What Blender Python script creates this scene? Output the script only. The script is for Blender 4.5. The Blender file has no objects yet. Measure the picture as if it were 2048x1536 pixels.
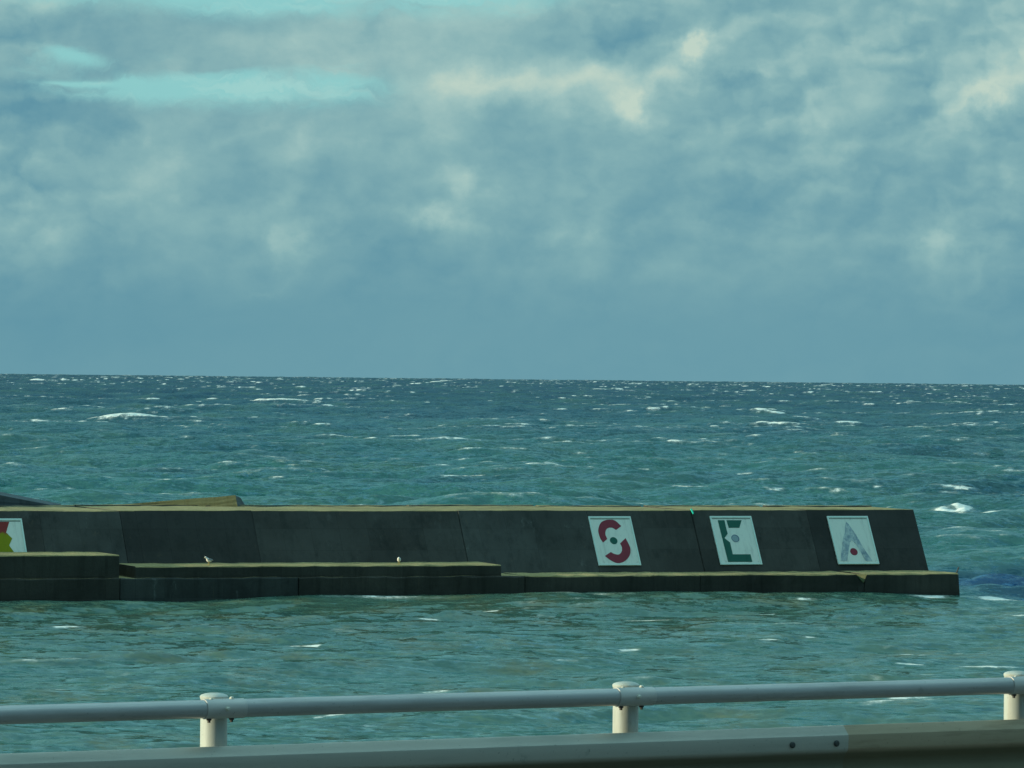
import bpy, bmesh, math, random
import numpy as np
from mathutils import Vector, Matrix
random.seed(7)
SC = bpy.context.scene
COL = SC.collection

# ------------------------------------------------------------ camera
F = 10000.0            # focal length in pixels of the 2048 px wide photograph
H = 12.0               # eye height above the mean sea level
ROLL = 0.01074
PITCH = (768 - 742.5) / F
cam = bpy.data.cameras.new('camera')
cam.sensor_fit = 'HORIZONTAL'; cam.sensor_width = 36.0
cam.lens = F / 2048 * 36.0
cam.clip_start = 0.5; cam.clip_end = 60000
co = bpy.data.objects.new('camera', cam); COL.objects.link(co)
co.matrix_world = Matrix.Translation((0, 0, H)) @ Matrix.Rotation(math.pi/2 - PITCH, 4, 'X') @ Matrix.Rotation(ROLL, 4, 'Z')
SC.camera = co

# ------------------------------------------------------------ light
SUN_AZ = math.radians(78)      # left of the direction from the scene back to the camera
SUN_EL = math.radians(9.5)
sdir = Vector((-math.sin(SUN_AZ)*math.cos(SUN_EL), -math.cos(SUN_AZ)*math.cos(SUN_EL), math.sin(SUN_EL)))
sl = bpy.data.lights.new('sun', 'SUN'); sl.energy = 4.2; sl.angle = math.radians(0.5); sl.color = (1.0, 0.93, 0.66)
so = bpy.data.objects.new('sun', sl); COL.objects.link(so)
so.rotation_euler = sdir.to_track_quat('Z', 'Y').to_euler()
SC.view_settings.view_transform = 'Standard'; SC.view_settings.look = 'None'
SC.view_settings.exposure = 0.0; SC.view_settings.gamma = 1.0

def lin(r, g, b):
    f = lambda c: (c/255/12.92) if c/255 <= .04045 else ((c/255+.055)/1.055)**2.4
    return (f(r), f(g), f(b), 1.0)

class NT:
    """tiny node-tree writer"""
    def __init__(s, tree): s.t = tree; s.n = tree.nodes; s.l = tree.links
    def new(s, typ, **kw):
        n = s.n.new(typ)
        for k, v in kw.items(): setattr(n, k, v)
        return n
    def put(s, sock, v):
        if hasattr(v, 'is_output') or isinstance(v, bpy.types.NodeSocket): s.l.new(v, sock)
        elif v is not None: sock.default_value = v
    def m(s, op, a, b=None, c=None, clamp=False):
        n = s.new('ShaderNodeMath', operation=op); n.use_clamp = clamp
        s.put(n.inputs[0], a); s.put(n.inputs[1], b); s.put(n.inputs[2], c); return n.outputs[0]
    def v(s, op, a, b=None):
        n = s.new('ShaderNodeVectorMath', operation=op); s.put(n.inputs[0], a); s.put(n.inputs[1], b)
        return n.outputs['Value'] if op in ('LENGTH', 'DOT_PRODUCT') else n.outputs[0]
    def comb(s, x, y, z):
        n = s.new('ShaderNodeCombineXYZ'); s.put(n.inputs[0], x); s.put(n.inputs[1], y); s.put(n.inputs[2], z); return n.outputs[0]
    def sep(s, a):
        n = s.new('ShaderNodeSeparateXYZ'); s.put(n.inputs[0], a); return n.outputs
    def noise(s, vec, scale, detail=4, rough=.5, col=False, dist=0):
        n = s.new('ShaderNodeTexNoise'); s.put(n.inputs['Vector'], vec)
        n.inputs['Scale'].default_value = scale; n.inputs['Detail'].default_value = detail
        n.inputs['Roughness'].default_value = rough; n.inputs['Distortion'].default_value = dist
        return n.outputs['Color'] if col else n.outputs['Fac']
    def mix(s, f, a, b):
        n = s.new('ShaderNodeMix', data_type='RGBA'); s.put(n.inputs[0], f); s.put(n.inputs[6], a); s.put(n.inputs[7], b); return n.outputs[2]
    def sm(s, v, lo, hi, o0=0.0, o1=1.0):
        n = s.new('ShaderNodeMapRange', interpolation_type='SMOOTHSTEP'); s.put(n.inputs[0], v)
        n.inputs[1].default_value = lo; n.inputs[2].default_value = hi; n.inputs[3].default_value = o0; n.inputs[4].default_value = o1
        return n.outputs[0]
    def ramp(s, f, stops):
        n = s.new('ShaderNodeValToRGB'); s.put(n.inputs[0], f); e = n.color_ramp.elements
        while len(e) < len(stops): e.new(.5)
        for el, (p, c) in zip(e, stops): el.position = p; el.color = c
        return n.outputs[0]

# ------------------------------------------------------------ sky
def build_world():
    w = bpy.data.worlds.new('World'); SC.world = w; w.use_nodes = True
    N = NT(w.node_tree); N.n.clear()
    out = N.new('ShaderNodeOutputWorld'); bg = N.new('ShaderNodeBackground'); N.l.new(bg.outputs[0], out.inputs[0])
    STR = 0.1; bg.inputs[1].default_value = STR
    sky = N.new('ShaderNodeTexSky', sky_type='NISHITA'); sky.sun_disc = False
    sky.sun_elevation = SUN_EL; sky.sun_rotation = math.pi + SUN_AZ
    tc = N.new('ShaderNodeTexCoord'); d = tc.outputs['Generated']
    x, y, z = N.sep(d)[:3]
    az = N.m('ARCTAN2', x, y); el = N.m('ARCSINE', z)
    # ragged clouds: the angles are warped by noise on the direction itself
    wn = N.noise(d, 22, 5, .55, col=True); wn2 = N.noise(d, 90, 5, .6, col=True)
    wx, wy, wz = N.sep(wn)[:3]; vx, vy, vz = N.sep(wn2)[:3]
    def warp(a, n1, n2, k1, k2):
        return N.m('ADD', a, N.m('ADD', N.m('MULTIPLY', N.m('SUBTRACT', n1, .5), k1), N.m('MULTIPLY', N.m('SUBTRACT', n2, .5), k2)))
    pa = warp(az, wx, vx, .024, .016); pe = warp(el, wz, vz, .016, .013)
    P = N.comb(pa, pe, 0.0)
    Ps = N.comb(warp(az, wx, vx, .012, .004), warp(el, wz, vz, .0025, .0016), 0.0)     # thin streaks
    def blob(cx, cy, rx, ry, amp, src, rot=0.0):
        ce = (744 - cy + ROLL*(cx-1024))/F; ca = (cx-1024)/F
        v = N.v('SUBTRACT', src, (ca, ce, 0))
        if rot:
            n = N.new('ShaderNodeVectorRotate', rotation_type='Z_AXIS'); N.put(n.inputs['Vector'], v); n.inputs['Angle'].default_value = rot; v = n.outputs[0]
        v = N.v('MULTIPLY', v, (F/rx, F/ry, 0)); q = N.v('DOT_PRODUCT', v, v)
        return N.m('MULTIPLY', N.m('EXPONENT', N.m('MULTIPLY', N.m('POWER', q, .8), -1.0)), amp*((.74 if amp > 0 else .62) if src is P else 1.0))
    def total(bl, src, base):
        t = base
        for b in bl: t = N.m('ADD', t, blob(*b[:5], src, *(b[5:])))
        return t
    ds = N.v('MULTIPLY', d, (1.0, 1.0, 1.55))
    n1 = N.noise(ds, 26, 8, .52); n2 = N.noise(d, 7, 4, .5)
    inview = N.sm(el, .03, .16, 1.0, 0.0)
    base = N.m('ADD', .475, N.m('ADD', N.m('MULTIPLY', N.m('SUBTRACT', n1, .5), .55), N.m('MULTIPLY', N.m('SUBTRACT', n2, .5), .25)))
    n3 = N.noise(ds, 85, 7, .58)
    base = N.m('ADD', base, N.m('MULTIPLY', N.m('SUBTRACT', n3, .5), .40))
    def bil(vec, sc, det, ro):     # puffy billows
        return N.m('ABSOLUTE', N.m('SUBTRACT', N.m('MULTIPLY', N.noise(vec, sc, det, ro), 2.0), 1.0))
    mass = N.sm(N.noise(N.v('ADD', d, (.7, 0, .3)), 13, 3, .5), .40, .62)
    dw = N.v('ADD', ds, N.v('MULTIPLY', N.v('SUBTRACT', wn2, (.5, .5, .5)), (.010, .010, .010)))
    d2 = N.v('ADD', dw, (-.0030, 0, .0030))
    b1 = N.m('ADD', bil(dw, 21, 4, .45), N.m('MULTIPLY', bil(dw, 75, 3, .45), .35))
    b2 = N.m('ADD', bil(d2, 21, 4, .45), N.m('MULTIPLY', bil(d2, 75, 3, .45), .35))
    relief = N.m('MULTIPLY', N.m('SUBTRACT', b1, b2), 1.25)
    base = N.m('ADD', base, N.m('MULTIPLY', N.m('ADD', N.m('MULTIPLY', N.m('SUBTRACT', b1, .22), .44), relief), N.m('ADD', .30, N.m('MULTIPLY', mass, .55))))
    base = N.m('ADD', base, N.sm(el, .012, .075, -.06, .14))
    # quieter air towards the horizon
    calm = N.sm(el, .006, .030, .10, 1.0)
    base = N.m('ADD', N.m('MULTIPLY', N.m('SUBTRACT', base, .29), calm), .29)
    lights = [(1372, 92, 34, 30, .62), (1010, 175, 170, 44, .40), (1180, 150, 200, 60, .20), (1245, 200, 34, 32, .42), (1330, 150, 70, 40, .22), (1500, 130, 30, 18, .30),
              (905, 360, 52, 60, .38), (838, 440, 50, 32, .48), (870, 250, 120, 120, .20), (1975, 200, 130, 44, .48, -.5),
              (1990, 90, 90, 50, .20), (1890, 500, 66, 62, .42), (2025, 345, 45, 34, .22), (590, 500, 28, 50, .34), (545, 430, 40, 34, .22),
              (330, 330, 90, 95, .26), (300, 240, 60, 40, .14), (610, 290, 110, 60, .22), (1115, 490, 46, 26, .26), (1365, 460, 40, 32, .20),
              (115, 455, 60, 46, .18), (1620, 250, 120, 80, .16), (1200, 560, 240, 34, .14), (1640, 500, 70, 50, .14), (640, 110, 260, 60, .14),
              (1700, 90, 200, 80, .14), (520, 575, 50, 8, .10), (1050, 20, 200, 40, .18)]
    darks = [(90, 235, 170, 75, -.55), (245, 250, 110, 40, -.32), (1240, 75, 100, 62, -.44), (1445, 160, 55, 30, -.38), (1010, 150, 34, 40, -.2),
             (60, 90, 200, 60, -.30), (1050, 300, 120, 50, -.16), (1470, 400, 160, 50, -.14), (1760, 420, 90, 60, -.16), (420, 380, 60, 60, -.14),
             (1900, 120, 70, 40, -.2), (700, 430, 90, 60, -.10), (1990, 250, 60, 24, -.22), (30, 640, 500, 90, -.10)]
    V = total(lights + darks, P, base)
    ccol = N.ramp(V, [(0.0, lin(92, 147, 169)), (.22, lin(103, 157, 174)), (.42, lin(122, 171, 181)), (.60, lin(140, 185, 189)), (.80, lin(166, 203, 200)), (1.0, lin(200, 222, 208))])
    # open teal sky between the streaks, upper left
    gap = total([(450, 182, 270, 36, 1.5), (660, 172, 170, 36, 1.0), (300, 185, 130, 26, .7), (330, 150, 120, 20, .5), (460, -8, 520, 46, 1.9), (150, 115, 60, 14, 1.2, .3), (160, 172, 70, 5, 1.3), (900, -10, 200, 30, .6), (640, 116, 150, 10, .8, -.05),
                 (170, 125, 60, 16, .7, .3), (130, 172, 100, 5, .5)], Ps, N.m('ADD', N.m('MULTIPLY', N.m('SUBTRACT', N.noise(ds, 48, 6, .6), .5), 2.2), N.m('MULTIPLY', N.m('SUBTRACT', N.noise(N.comb(N.m('MULTIPLY', pa, 45), N.m('MULTIPLY', pe, 420), 0.0), 1.0, 6, .6), .5), 2.2)))
    streak = total([(500, 126, 300, 15, 1.7, -.10), (950, 200, 120, 60, .7), (250, 85, 260, 24, 1.0, .1), (1000, 110, 220, 60, .5)], Ps, 0.0)
    gap = N.m('SUBTRACT', gap, streak)
    env = total([(470, 180, 330, 52, 1.0), (420, -20, 560, 60, 1.0), (900, -10, 260, 40, .8), (640, 116, 200, 20, .6), (160, 130, 140, 50, .7)], Ps, 0.0)
    gap = N.m('MULTIPLY', gap, N.sm(env, .10, .62))
    gmask = N.m('MULTIPLY', N.m('MULTIPLY', N.sm(gap, -.10, 1.75), .88), N.sm(el, .25, .08, 0.0, 1.0))
    gmask = N.m('MAXIMUM', gmask, N.m('MULTIPLY', N.sm(n2, .44, .60, 0, .85), N.sm(el, .09, .2)))
    tint = N.v('MULTIPLY', sky.outputs[0], (1.10, 1.28, 1.02))
    low = tuple(c/STR for c in lin(138, 213, 219)[:3]) + (1,)
    high = tuple(c/STR for c in lin(78, 150, 196)[:3]) + (1,)
    clear = N.mix(.80, tint, N.mix(N.sm(el, .08, .2), low, high))
    sc = N.v('MULTIPLY', ccol, (1/STR,)*3)
    # unseen sky shaped for its light: brighter cloud overhead, dimmer behind the camera
    up = N.m('MULTIPLY', N.sm(el, .45, 1.2, .9, 4.0), N.sm(y, -.55, .15, .32, 1.0))
    n = N.new('ShaderNodeVectorMath', operation='SCALE'); N.put(n.inputs[0], sc); N.put(n.inputs['Scale'], up); sc = n.outputs[0]
    # thin bright cirrus drawn across the open patches
    cir = N.noise(N.comb(N.m('ADD', N.m('MULTIPLY', pa, 30), N.m('MULTIPLY', pe, 60)), N.m('MULTIPLY', pe, 260), .7), 1.0, 6, .62)
    cm = N.m('MULTIPLY', N.sm(cir, .44, .66), N.m('ADD', .35, N.m('ADD', blob(640, 130, 230, 45, .6, P), blob(900, 150, 260, 60, .4, P))))
    clear = N.mix(cm, clear, tuple(c/STR for c in lin(178, 220, 212)[:3]) + (1,))
    fin = N.mix(gmask, sc, clear)
    N.l.new(fin, bg.inputs[0])
    w.cycles.sampling_method = 'MANUAL'; w.cycles.sample_map_resolution = 512
build_world()

# ------------------------------------------------------------ picture ray -> world helpers (used to measure real positions)
def ray(x, y):
    a = (x-1024)/F; b = -(y-768)/F
    A = a*math.cos(ROLL) - b*math.sin(ROLL); B = a*math.sin(ROLL) + b*math.cos(ROLL)
    return Vector((A, math.cos(PITCH)+B*math.sin(PITCH), B*math.cos(PITCH)-math.sin(PITCH)))
O0 = Vector((0, 0, H))
def atz(x, y, z):
    d = ray(x, y); return O0 + d*((z-H)/d.z)
def aty(x, y, Y):
    d = ray(x, y); return O0 + d*(Y/d.y)
def atplane(x, y, P, Nn):
    d = ray(x, y); return O0 + d*((P-O0).dot(Nn)/d.dot(Nn))

# ------------------------------------------------------------ object helpers
def tag(o, label=None, cat=None, group=None, kind=None):
    if label: o['label'] = label
    if cat: o['category'] = cat
    if group: o['group'] = group
    if kind: o['kind'] = kind
    return o
def empty(name, loc=(0, 0, 0), rot=(0, 0, 0)):
    o = bpy.data.objects.new(name, None); COL.objects.link(o); o.location = loc; o.rotation_euler = rot
    o.empty_display_size = .2; return o
def link(name, bm, mats, parent=None, smooth=False):
    bmesh.ops.recalc_face_normals(bm, faces=bm.faces)
    me = bpy.data.meshes.new(name); bm.to_mesh(me); bm.free()
    for m in (mats if isinstance(mats, (list, tuple)) else [mats]): me.materials.append(m)
    if smooth:
        for p in me.polygons: p.use_smooth = True
        try: me.set_sharp_from_angle(angle=math.radians(35))
        except Exception: pass
    o = bpy.data.objects.new(name, me); COL.objects.link(o)
    if parent: o.parent = parent
    return o
def prism(bm, sect, xs, jit=0.0, rnd=None, mat_of=None, end0=None, end1=None):
    """cross-section (y,z) swept along x through the stations xs; end0/end1(y,z)->dx skews the ends"""
    rings = []
    for i, x in enumerate(xs):
        r = []
        for j, (yy, zz) in enumerate(sect):
            dx = 0
            if i == 0 and end0: dx = end0(yy, zz)
            if i == len(xs)-1 and end1: dx = end1(yy, zz)
            jy = rnd.uniform(-jit, jit) if jit else 0; jz = rnd.uniform(-jit, jit) if jit else 0
            r.append(bm.verts.new((x+dx, yy+jy, zz+jz)))
        rings.append(r)
    n = len(sect)
    for i in range(len(xs)-1):
        for j in range(n):
            f = bm.faces.new((rings[i][j], rings[i][(j+1) % n], rings[i+1][(j+1) % n], rings[i+1][j]))
            if mat_of: f.material_index = mat_of(j)
    bm.faces.new(rings[0]); bm.faces.new(list(reversed(rings[-1])))
def stations(a, b, step):
    k = max(1, int(round((b-a)/step))); return [a+(b-a)*i/k for i in range(k+1)]
def extrude_poly(bm, pts, y0, y1):
    """polygon in (x,z) given thickness along y"""
    a = [bm.verts.new((p[0], y0, p[1])) for p in pts]; b = [bm.verts.new((p[0], y1, p[1])) for p in pts]
    n = len(pts)
    fa = bm.faces.new(a); fb = bm.faces.new(list(reversed(b))); fa.normal_update(); fb.normal_update()
    for i in range(n): bm.faces.new((a[i], b[i], b[(i+1) % n], a[(i+1) % n]))
    bmesh.ops.triangulate(bm, faces=[fa, fb], quad_method='BEAUTY', ngon_method='EAR_CLIP')
def smoothpts(pts, corners, k=5):
    """Catmull-Rom through a closed list, keeping the marked corners sharp"""
    n = len(pts); out = []
    for i in range(n):
        p1 = Vector(pts[i]); p2 = Vector(pts[(i+1) % n])
        p0 = Vector(pts[i-1]) if i not in corners else p1*2-p2
        p3 = Vector(pts[(i+2) % n]) if (i+1) % n not in corners else p2*2-p1
        if i in corners and (i+1) % n in corners: out.append(p1); continue
        for j in range(k):
            t = j/k
            out.append(.5*((2*p1)+(p2-p0)*t+(2*p0-5*p1+4*p2-p3)*t*t+(3*p1-p0-3*p2+p3)*t**3))
    return [tuple(p) for p in out]
def tube(bm, p0, p1, r, seg=32, caps=True):
    p0 = Vector(p0); p1 = Vector(p1); q = (p1-p0).to_track_quat('Z', 'Y')
    A = []; B = []
    for i in range(seg):
        a = 2*math.pi*i/seg; v = q @ Vector((math.cos(a)*r, math.sin(a)*r, 0))
        A.append(bm.verts.new(p0+v)); B.append(bm.verts.new(p1+v))
    for i in range(seg): bm.faces.new((A[i], A[(i+1) % seg], B[(i+1) % seg], B[i]))
    if caps: bm.faces.new(list(reversed(A))); bm.faces.new(B)
def lathe(bm, prof, c=(0, 0, 0), axis='Z', seg=36):
    c = Vector(c); q = Vector({'Z': (0, 0, 1), '-Y': (0, -1, 0), '-Z': (0, 0, -1)}[axis]).to_track_quat('Z', 'Y')
    rings = []
    for r, h in prof:
        if r < 1e-6: rings.append([bm.verts.new(c + q @ Vector((0, 0, h)))])
        else: rings.append([bm.verts.new(c + q @ Vector((math.cos(2*math.pi*i/seg)*r, math.sin(2*math.pi*i/seg)*r, h))) for i in range(seg)])
    for a, b in zip(rings, rings[1:]):
        for i in range(seg):
            if len(a) == 1 and len(b) == 1: continue
            if len(a) == 1: bm.faces.new((a[0], b[(i+1) % seg], b[i]))
            elif len(b) == 1: bm.faces.new((a[i], a[(i+1) % seg], b[0]))
            else: bm.faces.new((a[i], a[(i+1) % seg], b[(i+1) % seg], b[i]))

# ------------------------------------------------------------ materials
def material(name):
    m = bpy.data.materials.new(name); m.use_nodes = True
    N = NT(m.node_tree); b = N.n['Principled BSDF']; return m, N, b
def mat_concrete(name, c1, c2, stain=(.02, .025, .022), stain_amt=.6, rough=.9, bump=.25, pale=None):
    m, N, b = material(name)
    tc = N.new('ShaderNodeTexCoord'); o = tc.outputs['Object']
    big = N.noise(o, .35, 5, .6); fine = N.noise(o, 3.0, 6, .65); grit = N.noise(o, 22, 3, .6)
    c = N.mix(N.sm(big, .32, .68), c1+(1,), c2+(1,))
    rs = N.noise(N.v('MULTIPLY', N.v('ADD', o, (3.1, 0, 5.7)), (2.6, 2.6, .22)), 1.0, 5, .7)
    c = N.mix(N.sm(rs, .60, .74, 0, .55), c, (c2[0]*1.55, c2[1]*1.25, c2[2]*.95, 1))
    c = N.mix(N.sm(fine, .5, .75, 0, .35), c, tuple(v*.55 for v in c1)+(1,))
    # runs of damp and algae hanging from the top edge
    st = N.noise(N.v('MULTIPLY', o, (1.6, 1.6, .16)), 1.0, 6, .65)
    c = N.mix(N.sm(st, .46, .70, 0, stain_amt), c, stain+(1,))
    if pale:
        st2 = N.noise(N.v('MULTIPLY', N.v('ADD', o, (7.3, 2.1, 0)), (1.1, 1.1, .35)), 1.0, 6, .7)
        c = N.mix(N.sm(st2, .60, .74, 0, pale), c, (.30, .33, .30, 1))
    pc = N.comb(N.m('FLOOR', N.m('MULTIPLY', N.sep(o)[0], .31)), N.m('FLOOR', N.m('MULTIPLY', N.sep(o)[2], .87)), 0.0)
    wn = N.new('ShaderNodeTexWhiteNoise', noise_dimensions='3D'); N.put(wn.inputs['Vector'], pc)
    c = N.mix(N.m('MULTIPLY', wn.outputs['Value'], .30), c, tuple(v*1.5 for v in c2)+(1,))
    bl_ = N.m('FRACT', N.m('MULTIPLY', N.m('ADD', N.sep(o)[0], N.m('MULTIPLY', fine, .04)), .62))
    c = N.mix(N.m('MULTIPLY', N.sm(bl_, .0, .02, 1, 0), .45), c, tuple(v*.45 for v in c1)+(1,))
    # casting lifts
    lz = N.m('FRACT', N.m('MULTIPLY', N.m('ADD', N.sep(o)[2], N.m('MULTIPLY', fine, .03)), .87))
    c = N.mix(N.m('MULTIPLY', N.sm(lz, .0, .03, 1, 0), .35), c, tuple(v*.5 for v in c1)+(1,))
    N.l.new(c, b.inputs['Base Color']); b.inputs['Roughness'].default_value = rough
    b.inputs['Specular IOR Level'].default_value = .25
    bp = N.new('ShaderNodeBump'); bp.inputs['Strength'].default_value = bump; bp.inputs['Distance'].default_value = .05
    N.put(bp.inputs['Height'], N.m('ADD', fine, N.m('MULTIPLY', grit, .4))); N.l.new(bp.outputs[0], b.inputs['Normal'])
    return m
M = {}
M['face'] = mat_concrete('dark_weathered_concrete', (.044, .044, .038), (.070, .071, .062), pale=.12)
M['face_dark'] = mat_concrete('darker_weathered_concrete', (.032, .033, .029), (.048, .049, .044))
M['face_grey'] = mat_concrete('greyer_weathered_concrete', (.053, .056, .049), (.079, .083, .074), stain_amt=.5, pale=.3)
M['top'] = mat_concrete('dry_tan_concrete', (.27, .215, .09), (.36, .29, .13), stain=(.09, .085, .05), stain_amt=.8, bump=.5)
M['wet'] = mat_concrete('wet_concrete', (.036, .034, .026), (.062, .058, .045), stain=(.016, .016, .010), stain_amt=.7, rough=.65, bump=.5)
M['wet_pale'] = mat_concrete('salt_streaked_concrete', (.038, .041, .036), (.066, .070, .062), stain=(.016, .018, .014), stain_amt=.6, rough=.7, bump=.5, pale=.8)
M['tan'] = mat_concrete('tan_concrete', (.205, .215, .105), (.27, .28, .155), stain=(.16, .13, .05), stain_amt=.6, bump=.6)
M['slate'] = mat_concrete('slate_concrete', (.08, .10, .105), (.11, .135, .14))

def mat_paint(name, c, wear=0.0, worn=(.55, .6, .55), rough=.55, scale=3.0, dirt=.25, grad=None):
    m, N, b = material(name); tc = N.new('ShaderNodeTexCoord'); o = tc.outputs['Object']
    f = N.noise(o, scale, 7, .7); g = N.noise(N.v('MULTIPLY', o, (3, 3, .5)), 1.3, 5, .6)
    col = c+(1,)
    if grad: col = N.mix(N.sm(N.m('ADD', N.sep(o)[2], N.m('MULTIPLY', N.m('SUBTRACT', f, .5), .5)), grad[1], grad[2]), grad[0]+(1,), c+(1,))
    col = N.mix(N.sm(g, .45, .8, 0, dirt), col, tuple(v*.45 for v in c)+(1,))
    if wear: col = N.mix(N.sm(f, .62-wear*.35, .72-wear*.2, 0, min(1, .35+wear)), col, worn+(1,))
    N.put(b.inputs['Base Color'], col); b.inputs['Roughness'].default_value = rough
    b.inputs['Specular IOR Level'].default_value = .3
    return m
M['white_panel'] = mat_paint('white_panel_paint', (.78, .84, .72), dirt=.42, wear=.16, worn=(.42, .46, .38), rough=.7)
M['rim'] = mat_paint('white_rim_paint', (.70, .86, .76), dirt=.1, rough=.7)
M['line'] = mat_paint('dark_rim_line', (.22, .26, .22), dirt=.2, rough=.8)
M['red'] = mat_paint('maroon_paint', (.26, .035, .055), wear=.12, worn=(.36, .10, .12), rough=.7)
M['green'] = mat_paint('bottle_green_paint', (.012, .12, .085), wear=.05, worn=(.03, .2, .14), rough=.7)
M['blue_worn'] = mat_paint('flaked_blue_paint', (.28, .38, .43), wear=.6, worn=(.55, .64, .60), rough=.75, scale=2.4, dirt=.7)
M['grey_ring'] = mat_paint('grey_blue_paint', (.30, .40, .42), wear=.2, worn=(.5, .62, .58), rough=.75)
M['ring_line'] = mat_paint('dark_blue_paint', (.06, .12, .20), wear=.35, worn=(.4, .5, .5), rough=.75)
M['redyellow'] = mat_paint('red_to_yellow_paint', (.27, .035, .03), grad=((.25, .27, .0), 2.05, 2.28), rough=.75, dirt=.2)
M['teal_tag'] = mat_paint('turquoise_plastic', (.03, .75, .55), rough=.5, dirt=.05)

def mat_steel(name, c, dirt, amt, rough=.5, streak=(1.2, 8, 8), metal=0.0, bump=.04, rust=0.0, grime=None):
    m, N, b = material(name); tc = N.new('ShaderNodeTexCoord'); o = tc.outputs['Object']
    f = N.noise(o, 9, 8, .7); g = N.noise(N.v('MULTIPLY', o, streak), 1.0, 6, .65); sp = N.noise(o, 70, 3, .6)
    col = N.mix(N.sm(g, .42, .75, 0, amt), c+(1,), dirt+(1,))
    col = N.mix(N.sm(f, .6, .78, 0, amt*.8), col, tuple(v*.6 for v in dirt)+(1,))
    if rust: col = N.mix(N.sm(N.noise(N.v('MULTIPLY', o, (.8, 3, 9)), 1.6, 7, .75), .50, .62, 0, rust), col, (.13, .085, .035, 1))
    col = N.mix(N.sm(sp, .66, .72, 0, .5), col, tuple(v*.5 for v in dirt)+(1,))
    if grime:      # road dirt thrown up on the lower flank
        zz = N.m('ADD', N.sep(o)[2], N.m('MULTIPLY', N.m('SUBTRACT', g, .5), .03))
        col = N.mix(N.sm(zz, grime-.022, grime+.006, .85, 0), col, (.105, .095, .045, 1))
    N.l.new(col, b.inputs['Base Color']); b.inputs['Metallic'].default_value = metal
    N.put(b.inputs['Roughness'], N.m('ADD', rough, N.m('MULTIPLY', N.m('SUBTRACT', f, .5), .3)))
    bp = N.new('ShaderNodeBump'); bp.inputs['Strength'].default_value = bump*4; bp.inputs['Distance'].default_value = .002
    N.put(bp.inputs['Height'], N.m('ADD', f, sp)); N.l.new(bp.outputs[0], b.inputs['Normal'])
    return m
M['post'] = mat_steel('cream_post_paint', (.52, .56, .50), (.30, .29, .22), .65, rough=.55, streak=(14, 14, 2))
M['pipe'] = mat_steel('grey_pipe_paint', (.45, .45, .43), (.27, .27, .25), .8, rough=.34, metal=.25)
M['pipe_collar'] = mat_steel('grey_collar_paint', (.54, .52, .48), (.38, .37, .33), .5, rough=.42, metal=.25)
M['bolt'] = mat_steel('bolt_zinc', (.62, .62, .52), (.30, .27, .18), .4, rough=.5)
M['nut'] = mat_steel('shaded_dark_steel', (.07, .065, .055), (.05, .035, .025), .6, rough=.8)  # shade under the pipe put into the nuts' dark colour; bent bar shares it
M['beam'] = mat_steel('grey_beam_paint', (.50, .49, .42), (.33, .35, .30), .8, rough=.5, streak=(1, 5, 14), metal=.45, grime=.615)
M['beam_brown'] = mat_steel('weathered_brown_beam', (.45, .36, .24), (.30, .23, .14), .6, rough=.6, metal=.2, streak=(.5, 3, 7), rust=.22, grime=.615)

# ------------------------------------------------------------ breakwater frame (measured on the photograph)
pts = [atz(x, y, 0) for x, y in ((10, 1199), (300, 1197), (650, 1193), (1000, 1191), (1300, 1187), (1600, 1188), (1800, 1186))]
A_ = np.array([[p.x, 1] for p in pts]); b_ = np.array([p.y for p in pts])
slope, inter = np.linalg.lstsq(A_, b_, rcond=None)[0]
TH = math.atan(float(slope)); ORG = Vector((0, float(inter), 0))
U = Vector((math.cos(TH), math.sin(TH), 0)); V_ = Vector((-math.sin(TH), math.cos(TH), 0))     # along, away
K = 0.60; ZL = 1.05
Bp = atz(1858, 1142, ZL)
yB = (Bp-ORG).dot(V_); sB = (Bp-ORG).dot(U)
UPV = (V_*K + Vector((0, 0, 1))).normalized(); NF = U.cross(UPV).normalized()
ALPHA = math.atan(K)
ZT = 4.36
def face_s(x, y): return (atplane(x, y, Bp, NF)-ORG).dot(U)
def front_s(x, y): return (atplane(x, y, ORG, V_)-ORG).dot(U)
def yface(z): return yB + K*(z-ZL)

# ------------------------------------------------------------ sea
def ocean_tile(n, L, wind, wdir, lam, seed, cut=0.0, spread=2):
    rng = np.random.default_rng(seed)
    k = 2*np.pi*np.fft.fftfreq(n, L/n); kx, ky = np.meshgrid(k, k, indexing='ij')
    kk = np.hypot(kx, ky); kk[0, 0] = 1
    Lw = wind**2/9.81
    cosd = (kx*math.cos(wdir)+ky*math.sin(wdir))/kk
    Ph = np.exp(-1/(kk*Lw)**2)/kk**4*np.abs(cosd)**spread
    Ph[cosd < 0] *= .12
    Ph *= np.exp(-(kk*.22)**2)
    if cut: Ph[kk < 2*np.pi/cut] = 0
    Ph[0, 0] = 0
    h = (rng.standard_normal((n, n))+1j*rng.standard_normal((n, n)))*np.sqrt(Ph)
    z = np.fft.ifft2(h); sc = 1/np.std(z.real)
    h *= sc
    Z = np.fft.ifft2(h).real
    dx = np.fft.ifft2(-1j*kx/kk*h).real; dy = np.fft.ifft2(-1j*ky/kk*h).real
    dxx = np.fft.ifft2(kx*kx/kk*h).real; dyy = np.fft.ifft2(ky*ky/kk*h).real; dxy = np.fft.ifft2(kx*ky/kk*h).real
    return dict(L=L, n=n, Z=Z.astype(np.float32), dx=dx.astype(np.float32), dy=dy.astype(np.float32),
                dxx=dxx.astype(np.float32), dyy=dyy.astype(np.float32), dxy=dxy.astype(np.float32))
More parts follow.
